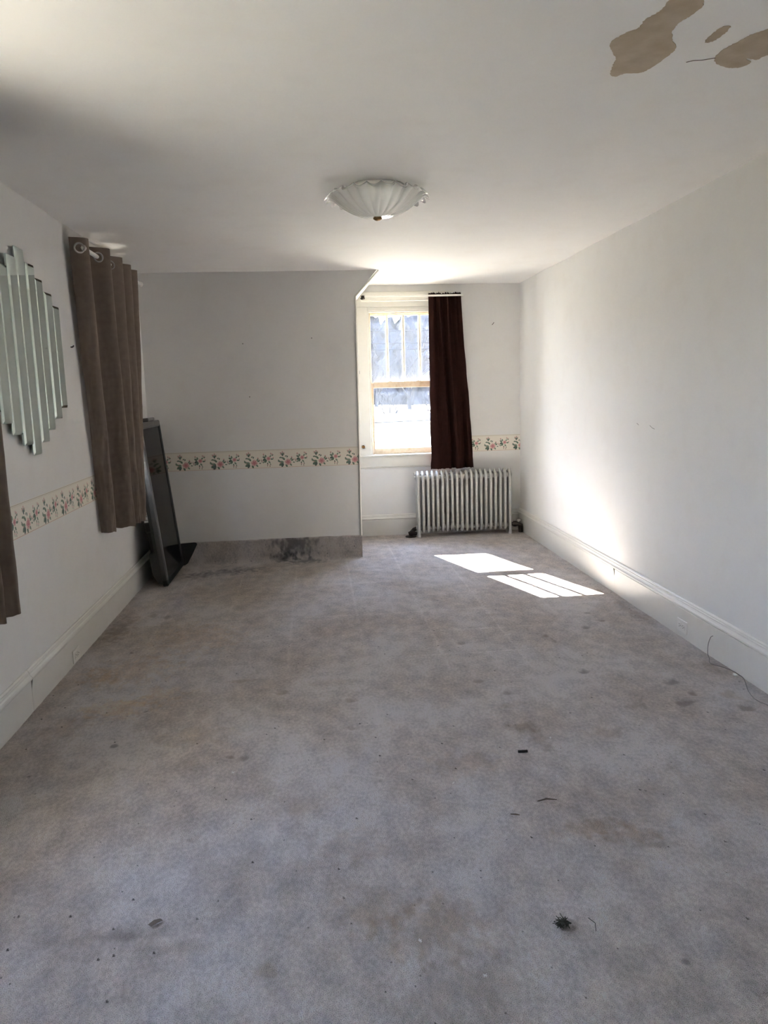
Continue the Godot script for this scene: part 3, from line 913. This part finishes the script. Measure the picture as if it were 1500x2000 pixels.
# ---------------------------------------------------------------- radiator
func radiator() -> void:
	var t := thing("radiator", "silver painted cast-iron column radiator under the window", "radiator", P(0.978, 0, 7.375))
	var dz := 0.054
	var pitch := 0.0474
	var loop := []
	var rad := 0.034
	for c in [[dz - rad, 0.612 - rad, 0.0], [-dz + rad, 0.612 - rad, PI / 2], [-dz + rad, 0.055 + rad, PI], [dz - rad, 0.055 + rad, 1.5 * PI]]:
		for k in 6:
			var a: float = c[2] + PI / 2 * k / 5.0
			loop.append(Vector3(0, c[1] + rad * sin(a), c[0] + rad * cos(a)))
	var section := func(foot: bool) -> ArrayMesh:
		var st := begin()
		tube(st, loop, 0.0145, 12, true)
		for z in [-0.027, 0.0, 0.027]:
			tube(st, [Vector3(0, 0.05, z), Vector3(0, 0.61, z)], 0.0125, 8)
		# crest on top and hubs that join the sections
		tube(st, [Vector3(0, 0.612, 0.03), Vector3(0, 0.625, 0.012), Vector3(0, 0.629, 0), Vector3(0, 0.625, -0.012), Vector3(0, 0.612, -0.03)], [0.008, 0.012, 0.014, 0.012, 0.008], 10)
		for y in [0.085, 0.575]:
			tube(st, [Vector3(-pitch / 2, y, 0), Vector3(-0.012, y, 0), Vector3(0.012, y, 0), Vector3(pitch / 2, y, 0)], [0.021, 0.027, 0.027, 0.021], 12)
		if foot:
			for z in [-1.0, 1.0]:
				tube(st, [Vector3(0, 0.11, z * dz), Vector3(0, 0.03, z * (dz + 0.003)), Vector3(0, 0.0, z * (dz + 0.006))], [0.0145, 0.015, 0.019], 12)
		return st.commit()
	var plain_section: ArrayMesh = section.call(false)
	var foot_section: ArrayMesh = section.call(true)
	for k in 20:
		var s := put("section", foot_section if k in [0, 19] else plain_section, M.iron, t)
		s.position.x = pitch * k
	# plugs at the ends, air vent, supply valve and pipes
	for e in [[-0.03, 0.575, -0.005], [19 * pitch + 0.03, 0.575, 19 * pitch + 0.005]]:
		put("plug", tube_mesh([Vector3(e[2], e[1], 0), Vector3(e[0], e[1], 0)], 0.016, 6), M.iron, t)
	put("air_vent", tube_mesh([Vector3(-0.01, 0.60, 0.02), Vector3(-0.03, 0.605, 0.02), Vector3(-0.035, 0.63, 0.02)], [0.007, 0.009, 0.005], 8), M.iron, t)
	put("rod", tube_mesh([Vector3(0, 0.555, 0.03), Vector3(19 * pitch, 0.555, 0.03)], 0.004, 6), M.iron, t)
	var st := begin()
	tube(st, [Vector3(-0.01, 0.085, 0), Vector3(-0.045, 0.07, 0.0), Vector3(-0.07, 0.045, 0.0), Vector3(-0.075, -0.005, 0.0)], [0.018, 0.02, 0.02, 0.022], 10)
	tube(st, [Vector3(-0.02, 0.03, 0.01), Vector3(-0.06, 0.045, 0.02), Vector3(-0.10, 0.035, 0.02)], [0.016, 0.026, 0.018], 10)
	put("return_elbow", st.commit(), M.rust, t)
	st = begin()
	var e := 19 * pitch
	tube(st, [Vector3(e + 0.01, 0.085, 0), Vector3(e + 0.05, 0.085, 0)], [0.018, 0.018], 8)
	tube(st, [Vector3(e + 0.04, 0.085, 0), Vector3(e + 0.045, 0.085, 0), Vector3(e + 0.075, 0.085, 0), Vector3(e + 0.08, 0.085, 0)], [0.014, 0.028, 0.028, 0.014], 6)
	tube(st, [Vector3(e + 0.075, 0.085, 0), Vector3(e + 0.115, 0.07, 0), Vector3(e + 0.12, -0.01, 0)], [0.022, 0.024, 0.022], 10)
	put("supply_valve", st.commit(), M.rust, t)
	st = begin()
	tube(st, [Vector3(e + 0.10, 0.08, 0), Vector3(e + 0.10, 0.115, 0.0)], [0.01, 0.008], 8)
	tube(st, [Vector3(e + 0.10, 0.112, 0), Vector3(e + 0.10, 0.116, 0), Vector3(e + 0.10, 0.128, 0), Vector3(e + 0.10, 0.132, 0)], [0.012, 0.026, 0.026, 0.014], 10)
	put("valve_handle", st.commit(), M.iron, t)
	var coll := put("floor_flange", lathe([Vector2(0.02, 0.012), Vector2(0.05, 0.010), Vector2(0.055, 0.003), Vector2(0.05, -0.004)], 20, Vector3(-0.075, 0, 0)), M.rust, t)
	coll.set_meta("label", "rusty flange round the pipe")

# ---------------------------------------------------------------- curtains
func along(list: Array, t: float) -> Vector2:
	var n := list.size()
	var f := clampf(t, 0.0, 1.0) * (n - 1)
	var i := mini(int(f), n - 2)
	return list[i].cubic_interpolate(list[i + 1], list[maxi(i - 1, 0)], list[mini(i + 2, n - 1)], f - i)

# cloth with thickness between a top and a bottom line of (x, depth) points
func cloth(top: Array, bottom: Array, y_top: float, y_bottom: float, nu: int, nv: int, seed_: int, ruffle := 0.0) -> ArrayMesh:
	var nz := fast(seed_, 2.2, FastNoiseLite.TYPE_SIMPLEX_SMOOTH, 3)
	var front := PackedVector3Array()
	for v in nv:
		var s := float(v) / (nv - 1)
		for u in nu:
			var t := float(u) / (nu - 1)
			var q := along(top, t).lerp(along(bottom, t), smoothstep(0.0, 1.0, s) * 0.35 + s * 0.65)
			var wob := 0.010 * s * nz.get_noise_2d(t * 7.0, s * 2.2)
			var yy := lerpf(y_top, y_bottom, s)
			if v == 0 and ruffle > 0.0:
				yy += ruffle * nz.get_noise_2d(t * 40.0, 9.0)
			yy += 0.010 * s * s * nz.get_noise_2d(t * 5.0, 30.0)
			front.append(P(q.x + wob, yy, q.y - wob * 0.6))
	# fold the sheet round into a closed skin 2 mm thick
	var skin := PackedVector3Array()
	for v in nv:
		var back := []
		for u in nu:
			var a := front[v * nu + maxi(u - 1, 0)]
			var b := front[v * nu + mini(u + 1, nu - 1)]
			var d := b - a
			var n := Vector3(d.z, 0, -d.x).normalized()
			skin.append(front[v * nu + u] + n * 0.001)
			back.append(front[v * nu + u] - n * 0.001)
		back.reverse()
		for b in back:
			skin.append(b)
		skin.append(front[v * nu] + Vector3.ZERO)
	return grid(skin, 2 * nu + 1, nv)

func curtains() -> void:
	# taupe grommet curtain on the left wall
	var top := [Vector2(-1.335, 4.70), Vector2(-1.245, 4.76), Vector2(-1.325, 4.97), Vector2(-1.205, 5.08), Vector2(-1.325, 5.25), Vector2(-1.205, 5.40), Vector2(-1.325, 5.55), Vector2(-1.215, 5.69), Vector2(-1.32, 5.82), Vector2(-1.225, 5.93), Vector2(-1.30, 6.06)]
	var bot := [Vector2(-1.350, 4.90), Vector2(-1.270, 4.94), Vector2(-1.315, 5.05), Vector2(-1.190, 5.11), Vector2(-1.270, 5.20), Vector2(-1.185, 5.25), Vector2(-1.250, 5.32), Vector2(-1.170, 5.36), Vector2(-1.250, 5.45), Vector2(-1.200, 5.52), Vector2(-1.270, 5.60)]
	var c := thing("curtain", "taupe grommet curtain drawn across the window beside the television", "curtain")
	put("cloth", cloth(top, bot, 2.33, 0.59, 221, 60, 5), M.taupe, c)
	var rx := -1.27
	for k in range(0, 10):
		# ring where the cloth crosses the rod
		var t := (k + 0.5) / 10.0
		var q := along(top, t)
		var ahead := along(top, t + 0.01) - along(top, t - 0.01)
		var d := Vector3(ahead.x, 0, -ahead.y).normalized()
		var n := Vector3(d.z, 0, -d.x)
		var ring := []
		for i in 24:
			var a := TAU * i / 24.0
			ring.append(P(q.x, 2.272, q.y) + (d * cos(a) + Vector3.UP * sin(a)) * 0.026)
		put("grommet", tube_mesh(ring, 0.0055, 8, true), M.ring, c)
	var rod := thing("curtain_rod", "white rod threaded through the taupe curtain grommets", "curtain rod")
	put("tube", tube_mesh([P(rx, 2.275, 4.735), P(rx, 2.275, 6.22)], 0.0125, 12), M.white_rod, rod)
	for z in [4.74, 6.24]:
		put("finial", lathe([Vector2(0.001, -0.02), Vector2(0.014, -0.014), Vector2(0.02, 0.0), Vector2(0.014, 0.014), Vector2(0.001, 0.02)], 14, P(rx, 2.275, z)), M.white_rod, rod)
		put("bracket", tube_mesh([P(XL, 2.255, z + (0.12 if z < 5.0 else -0.06)), P(-1.30, 2.258, z + (0.12 if z < 5.0 else -0.06)), P(rx, 2.262, z + (0.12 if z < 5.0 else -0.06))], 0.007, 8), M.white_rod, rod)
	# its fellow at the near window, pushed back to the side
	var top2 := []
	var bot2 := []
	for k in 15:
		var zz := lerpf(2.23, 3.24, k / 14.0)
		top2.append(Vector2(-1.33 if k % 2 == 0 else -1.215, zz))
		bot2.append(Vector2((-1.315 if k % 2 == 0 else -1.225) - (0.02 if k == 14 else 0.0), lerpf(2.27, 3.235, k / 14.0)))
	bot2[14] = Vector2(-1.262, 3.235)
	var c2 := thing("curtain", "taupe curtain half drawn over the window next to the strip mirror", "curtain")
	put("cloth", cloth(top2, bot2, 2.33, 0.565, 281, 50, 8), M.taupe, c2)
	var rod2 := thing("curtain_rod", "white rod over the window next to the strip mirror", "curtain rod")
	put("tube", tube_mesh([P(rx, 2.275, 1.45), P(rx, 2.275, 3.30)], 0.0125, 12), M.white_rod, rod2)
	for z in [1.5, 3.28]:
		put("bracket", tube_mesh([P(XL, 2.255, z), P(-1.30, 2.258, z), P(rx, 2.262, z)], 0.007, 8), M.white_rod, rod2)
	# dark brown curtain at the alcove window
	var top3 := [Vector2(1.126, 7.42), Vector2(1.165, 7.385), Vector2(1.200, 7.452), Vector2(1.225, 7.39), Vector2(1.255, 7.452), Vector2(1.30, 7.385), Vector2(1.335, 7.452), Vector2(1.375, 7.39), Vector2(1.405, 7.42), Vector2(1.432, 7.40)]
	var bot3 := [Vector2(1.122, 7.42), Vector2(1.18, 7.385), Vector2(1.24, 7.39), Vector2(1.315, 7.395), Vector2(1.335, 7.472), Vector2(1.375, 7.385), Vector2(1.44, 7.395), Vector2(1.465, 7.472), Vector2(1.50, 7.39), Vector2(1.537, 7.40)]
	var c3 := thing("curtain", "dark brown curtain hanging over half the window above the radiator", "curtain")
	put("cloth", cloth(top3, bot3, 2.312, 0.655, 181, 60, 12, 0.016), M.brown, c3)
	var rod3 := thing("curtain_rod", "flat white rod across the top of the alcove window", "curtain rod")
	var st := begin()
	cbox(st, P(0.492, 2.274, 7.350), P(1.440, 2.291, 7.356), 0.002)
	cbox(st, P(0.486, 2.274, 7.350), P(0.492, 2.291, ZB), 0.002)
	cbox(st, P(1.440, 2.274, 7.350), P(1.446, 2.291, ZB), 0.002)
	put("rail", st.commit(), M.white_rod, rod3)
	put("back_rail", tube_mesh([P(0.492, 2.255, 7.47), P(1.16, 2.255, 7.47)], 0.006, 8), M.white_rod, rod3)
	put("bracket", lathe([Vector2(0.001, -0.02), Vector2(0.016, -0.018), Vector2(0.022, -0.005), Vector2(0.014, 0.006), Vector2(0.019, 0.016), Vector2(0.001, 0.02)], 12, P(0.50, 2.272, 7.33)), M.rust, rod3)
	# brass knob on the casing that once held the curtain back
	var kn := thing("tieback_knob", "small dark brass knob on the casing of the alcove window", "knob", P(0.474, 0.885, ZB - 0.02))
	var kb := put("knob", lathe([Vector2(0.001, 0.032), Vector2(0.012, 0.030), Vector2(0.0165, 0.022), Vector2(0.012, 0.014), Vector2(0.006, 0.010), Vector2(0.007, 0.004), Vector2(0.015, 0.002), Vector2(0.015, 0.0)], 16), M.brass, kn)
	kb.rotation.x = PI / 2
	var hook := thing("curtain_hook", "small metal hook on the casing halfway up the alcove window", "hook", P(0.462, 1.60, ZB - 0.02))
	put("hook", tube_mesh([Vector3(0, 0.014, 0), Vector3(0, 0.012, 0.012), Vector3(0, -0.008, 0.014), Vector3(0, -0.014, 0.008)], 0.0028, 6), M.screw, hook)

# ---------------------------------------------------------------- television standing on its short side
func television() -> void:
	var t := thing("television", "flat-screen television stood on its short side, leaning on the wall in the corner", "television", P(-1.190, 0.0055, 6.145))
	t.rotation.z = 0.097
	var hw := 0.358
	var top := 1.232
	# local: x to the room, y up, z across; front bezel as four bars
	put("screen", box(Vector3(0.036, 0.045, -hw + 0.05), Vector3(0.047, top - 0.05, hw - 0.05), 0.001), M.tv_screen, t)
	put("bezel", box(Vector3(0.012, 0.0, -hw), Vector3(0.055, 0.055, hw), 0.008), M.tv_black, t)
	put("bezel", box(Vector3(0.012, top - 0.05, -hw), Vector3(0.055, top, hw), 0.008), M.tv_bezel, t)
	put("bezel", box(Vector3(0.012, 0.0, hw - 0.045), Vector3(0.055, top, hw), 0.008), M.tv_bezel, t)
	put("bezel", box(Vector3(0.012, 0.0, -hw), Vector3(0.055, top, -hw + 0.03), 0.008), M.tv_black, t)
	# back cover with its stepped rim
	var poly := PackedVector2Array([Vector2(0.016, 0.015), Vector2(-0.02, 0.03), Vector2(-0.05, 0.10), Vector2(-0.052, 0.26), Vector2(-0.012, 0.262), Vector2(-0.012, 0.42), Vector2(-0.046, 0.424), Vector2(-0.046, 0.86), Vector2(-0.02, 0.90), Vector2(-0.02, top - 0.06), Vector2(0.0, top - 0.02), Vector2(0.016, top - 0.015)])
	put("back_cover", prism_mesh(poly, -hw + 0.02, hw - 0.012), M.tv_case, t)
	put("back_core", box(Vector3(-0.054, 0.06, -hw + 0.09), Vector3(0.0, 1.05, hw - 0.08), 0.01), M.tv_black, t)
	var s := put("sticker", box(Vector3(-0.042, 0.50, hw - 0.0125), Vector3(-0.014, 0.66, hw - 0.0105)), M.sticker, t)
	s.set_meta("label", "white printed label")
	for k in 5:
		put("printed_line", box(Vector3(-0.040, 0.515 + 0.028 * k, hw - 0.0106), Vector3(-0.016, 0.519 + 0.028 * k, hw - 0.0102)), M.tv_black, s)
	put("socket_panel", box(Vector3(-0.044, 0.43, hw - 0.0125), Vector3(-0.010, 0.49, hw - 0.009), 0.001), M.tv_black, t)
	# dark slab lying across its top end
	var slab := thing("media_box", "small flat dark grey box lying on top of the leaning television", "box", P(-1.312, 1.2335, 6.20))
	slab.rotation.z = 0.097
	put("shell", box(Vector3(-0.03, 0.0, -0.12), Vector3(0.058, 0.026, 0.12), 0.006), M.tv_bezel, slab)
	put("foot_strip", box(Vector3(-0.02, -0.002, -0.10), Vector3(0.05, 0.002, 0.10), 0.001), M.tv_black, slab)
	# loose stand plate propped behind it
	var stand := thing("stand_plate", "black loose stand plate propped against the wall behind the television", "stand", P(-1.18, 0.0, 6.535))
	stand.rotation.x = -0.10
	put("plate", prism_mesh(PackedVector2Array([Vector2(-0.10, 0.004), Vector2(0.045, 0.004), Vector2(0.07, 0.02), Vector2(0.115, 0.10), Vector2(0.155, 0.178), Vector2(0.15, 0.192), Vector2(0.13, 0.196), Vector2(-0.10, 0.18)]), -0.007, 0.007), M.tv_case, stand)

# ---------------------------------------------------------------- mirror
func mirror() -> void:
	var t := thing("mirror", "diamond-shaped wall mirror with nine upright glass strips of stepped lengths", "mirror", P(XL, 1.645, 3.908))
	var wide := 0.115
	put("backing", box(Vector3(0.0, -0.22, -0.42), Vector3(0.018, 0.22, 0.42), 0.002), M.backing, t)
	for k in range(-4, 5):
		var half := 0.4855 - 0.0545 * absi(k)
		var z := -k * 0.1165
		var st := begin()
		# slab of glass with a wide sloping bevel all round
		var b := 0.013
		var x0 := 0.018
		var x1 := 0.022 + 0.004 * (k & 1)
		var x2 := x1 + 0.006
		var z0 := z - wide / 2
		var z1 := z + wide / 2
		quad(st, Vector3(x2, -half + b, z0 + b), Vector3(x2, half - b, z0 + b), Vector3(x2, half - b, z1 - b), Vector3(x2, -half + b, z1 - b), Vector3.RIGHT)
		quad(st, Vector3(x0, -half, z0), Vector3(x0, half, z0), Vector3(x0, half, z1), Vector3(x0, -half, z1), Vector3.LEFT)
		quad(st, Vector3(x1, -half, z1), Vector3(x1, half, z1), Vector3(x2, half - b, z1 - b), Vector3(x2, -half + b, z1 - b), Vector3(b, 0, 0.006).normalized())
		quad(st, Vector3(x1, -half, z0), Vector3(x1, half, z0), Vector3(x2, half - b, z0 + b), Vector3(x2, -half + b, z0 + b), Vector3(b, 0, -0.006).normalized())
		quad(st, Vector3(x1, half, z0), Vector3(x1, half, z1), Vector3(x2, half - b, z1 - b), Vector3(x2, half - b, z0 + b), Vector3(b, 0.006, 0).normalized())
		quad(st, Vector3(x1, -half, z0), Vector3(x1, -half, z1), Vector3(x2, -half + b, z1 - b), Vector3(x2, -half + b, z0 + b), Vector3(b, -0.006, 0).normalized())
		quad(st, Vector3(x0, -half, z1), Vector3(x0, half, z1), Vector3(x1, half, z1), Vector3(x1, -half, z1), Vector3(0, 0, 1))
		quad(st, Vector3(x0, -half, z0), Vector3(x0, half, z0), Vector3(x1, half, z0), Vector3(x1, -half, z0), Vector3(0, 0, -1))
		quad(st, Vector3(x0, half, z0), Vector3(x0, half, z1), Vector3(x1, half, z1), Vector3(x1, half, z0), Vector3.UP)
		quad(st, Vector3(x0, -half, z0), Vector3(x0, -half, z1), Vector3(x1, -half, z1), Vector3(x1, -half, z0), Vector3.DOWN)
		put("glass_strip", st.commit(), M.mirror, t)

# ---------------------------------------------------------------- ceiling lamp (switched off)
func ceiling_lamp() -> void:
	var t := thing("ceiling_lamp", "unlit ceiling lamp with a ruffled clear glass bowl and brass finial", "ceiling lamp", P(0.358, H, 3.97))
	put("canopy", lathe([Vector2(0.001, 0.006), Vector2(0.135, 0.006), Vector2(0.135, -0.010), Vector2(0.125, -0.022), Vector2(0.05, -0.028), Vector2(0.001, -0.028)], 40), M.white_rod, t)
	put("stem", tube_mesh([Vector3(0, -0.02, 0), Vector3(0, -0.145, 0)], 0.005, 10), M.white_rod, t)
	# fluted bowl: profile of (radius, drop, depth of flute, rise of scallop), outer skin then inner skin
	var prof := [[0.016, -0.146, 0.0, 0.0], [0.05, -0.144, 0.001, 0.0], [0.09, -0.134, 0.003, 0.0], [0.13, -0.116, 0.005, 0.0], [0.16, -0.098, 0.006, 0.001], [0.185, -0.078, 0.007, 0.002], [0.203, -0.060, 0.008, 0.004], [0.218, -0.047, 0.009, 0.006], [0.232, -0.041, 0.010, 0.009], [0.243, -0.043, 0.011, 0.011], [0.249, -0.050, 0.011, 0.012]]
	var flutes := 22
	var nu := flutes * 10 + 1
	var pts := PackedVector3Array()
	for pass_ in 2:
		for j in prof.size():
			var pr: Array = prof[j if pass_ == 0 else prof.size() - 1 - j]
			for u in nu:
				var a := TAU * u / (nu - 1)
				var wv := 2.0 * absf(cos(a * flutes / 2.0)) - 1.0
				var r: float = pr[0] + pr[2] * wv
				var y: float = pr[1] - pr[3] * wv
				if pass_ == 1:
					y += 0.0045
					r -= 0.002
				pts.append(Vector3(r * cos(a), y, r * sin(a)))
	put("glass_bowl", grid(pts, nu, prof.size() * 2, PackedVector2Array(), -1.0), M.shade, t)
	put("finial", lathe([Vector2(0.002, -0.134), Vector2(0.02, -0.140), Vector2(0.023, -0.150), Vector2(0.016, -0.156), Vector2(0.010, -0.159), Vector2(0.001, -0.160)], 20), M.brass, t)

# ---------------------------------------------------------------- outlets
func outlet(label: String, at: Vector3, turn: float) -> void:
	# lying on its side in the baseboard; local z points into the room
	var t := thing("wall_outlet", label, "outlet", at)
	t.rotation.y = turn
	put("plate", box(Vector3(-0.058, -0.036, 0.0), Vector3(0.058, 0.036, 0.006), 0.0025), M.plate, t)
	for sx in [-0.021, 0.021]:
		var face := Node3D.new()
		face.name = "socket"
		face.position = Vector3(sx, 0, 0)
		t.add_child(face, true)
		put("face", box(Vector3(-0.0155, -0.017, 0.005), Vector3(0.0155, 0.017, 0.0085), 0.002), M.plate, face)
		for sy in [-0.0065, 0.0065]:
			put("slot", box(Vector3(-0.008, sy - 0.0013, 0.008), Vector3(0.001, sy + 0.0013, 0.0089)), M.slot, face)
		put("ground_hole", tube_mesh([Vector3(0.008, 0, 0.007), Vector3(0.008, 0, 0.0089)], 0.0028, 8), M.slot, face)
	put("screw", tube_mesh([Vector3(0, 0, 0.004), Vector3(0, 0, 0.0072)], 0.0032, 10), M.screw, t)

func outlets() -> void:
	outlet("white double outlet set sideways in the baseboard of the bare wall", P(XR - 0.020, 0.066, 4.02), -PI / 2)
	outlet("white double outlet set sideways in the baseboard below the mirror", P(XL + 0.020, 0.044, 4.19), PI / 2)

# ---------------------------------------------------------------- loose bits
func small_things() -> void:
	var cable := []
	for q in [[2.012, 0.118, 3.680], [2.000, 0.110, 3.682], [1.990, 0.070, 3.686], [1.990, 0.02, 3.686], [1.985, 0.006, 3.66], [1.955, 0.005, 3.592], [1.985, 0.005, 3.534], [2.006, 0.005, 3.479], [2.009, 0.005, 3.422], [2.006, 0.005, 3.375], [1.968, 0.005, 3.283], [1.949, 0.005, 3.242], [1.923, 0.005, 3.155], [1.924, 0.005, 3.096], [1.938, 0.005, 3.059], [1.965, 0.005, 2.95], [1.99, 0.005, 2.85]]:
		cable.append(P(q[0], q[1], q[2]))
	var fine := []
	for i in cable.size() - 1:
		for k in 4:
			fine.append(cable[i].cubic_interpolate(cable[i + 1], cable[maxi(i - 1, 0)], cable[mini(i + 2, cable.size() - 1)], k / 4.0))
	fine.append(cable[cable.size() - 1])
	var o := put("cable", tube_mesh(fine, 0.0019, 6), M.cable)
	tag(o, "thin grey cable coming out of the baseboard and lying on the carpet edge", "cable")
	o = put("cable_clip", box(P(1.985, 0.0, 3.438), P(2.0, 0.010, 3.410), 0.003), M.plate)
	tag(o, "tiny white clip lying beside the thin cable", "clip")
	# screw eye left in the left wall, nail in the back wall
	var hole := thing("wall_hook", "tiny dark hook in the wall between mirror and curtain", "hook", P(XL, 1.717, 4.664))
	put("hook", tube_mesh([Vector3(-0.002, 0, 0), Vector3(0.012, 0.001, 0), Vector3(0.018, 0.008, 0.004)], 0.004, 8), M.dark_bit, hole)
	var nail := thing("nail", "bent nail in the wall to the right of the brown curtain", "nail", P(1.762, 2.021, ZB))
	put("shank", tube_mesh([Vector3(0, 0, -0.004), Vector3(0.002, 0.003, 0.02), Vector3(0.012, 0.018, 0.028)], 0.0028, 6), M.dark_bit, nail)
	# litter on the carpet
	o = put("dark_stub", tube_mesh([P(0.745, 0.006, 2.793), P(0.764, 0.007, 2.790), P(0.782, 0.006, 2.791)], [0.0055, 0.006, 0.0055], 8), M.dark_bit)
	tag(o, "short black stub lying on the carpet in the open middle", "litter")
	for a in [[0.716, 2.428, 0.75, 2.434, 0.785, 2.429], [0.604, 2.361, 0.62, 2.352, 0.632, 2.351]]:
		o = put("twig", tube_mesh([P(a[0], 0.003, a[1]), P(a[2], 0.006, a[3]), P(a[4], 0.003, a[5])], [0.002, 0.003, 0.0015], 6), M.straw)
		tag(o, "thin brown twig lying on the stained carpet" if a[0] > 0.7 else "very short brown twig beside the longer thin twig", "twig")
	var clump := thing("lint_clump", "dark tangled clump of lint on the carpet", "litter", P(0.604, 0.0, 1.812))
	var st := begin()
	for k in 90:
		var a := rng.randf() * TAU
		var c := Vector3(rng.randf_range(-0.012, 0.012), 0.003 + rng.randf() * 0.008, rng.randf_range(-0.008, 0.008))
		var d := Vector3(cos(a), rng.randf_range(-0.2, 0.6), sin(a)) * rng.randf_range(0.006, 0.018)
		tube(st, [c - d * 0.6, c + Vector3(0, 0.004, 0), c + d], 0.0011, 4, false, false)
	put("fibres", st.commit(), M.moss, clump)
	o = put("hair_strand", tube_mesh([P(0.680, 0.003, 1.83), P(0.690, 0.005, 1.805), P(0.682, 0.003, 1.777)], 0.0009, 5), M.dark_bit)
	tag(o, "curved dark strand beside the lint clump", "litter")
	var leafbit := put("dry_leaf", grid(PackedVector3Array([P(-0.506, 0.004, 1.956), P(-0.492, 0.010, 1.964), P(-0.478, 0.004, 1.978), P(-0.500, 0.004, 1.950), P(-0.486, 0.013, 1.958), P(-0.472, 0.005, 1.972), P(-0.495, 0.004, 1.946), P(-0.480, 0.009, 1.952), P(-0.468, 0.004, 1.968)]), 3, 3), M.straw)
	tag(leafbit, "small curled dry leaf on the carpet below the mirror side", "leaf")
	for a in [[0.451, 2.592], [0.907, 2.896], [-0.36, 2.79], [0.22, 1.80], [0.36, 1.66]]:
		st = begin()
		for k in 7:
			var an := rng.randf() * TAU
			var d := Vector3(cos(an), 0.3, sin(an)) * rng.randf_range(0.003, 0.007)
			var b := P(a[0], 0.003, a[1])
			tube(st, [b - d * 0.7, b + Vector3(0, 0.002, 0), b + d], 0.0009, 4, false, false)
		o = put("lint_speck", st.commit(), M.lint)
		tag(o, "tiny white speck of lint on the grey carpet", "lint", "white lint specks on the carpet")
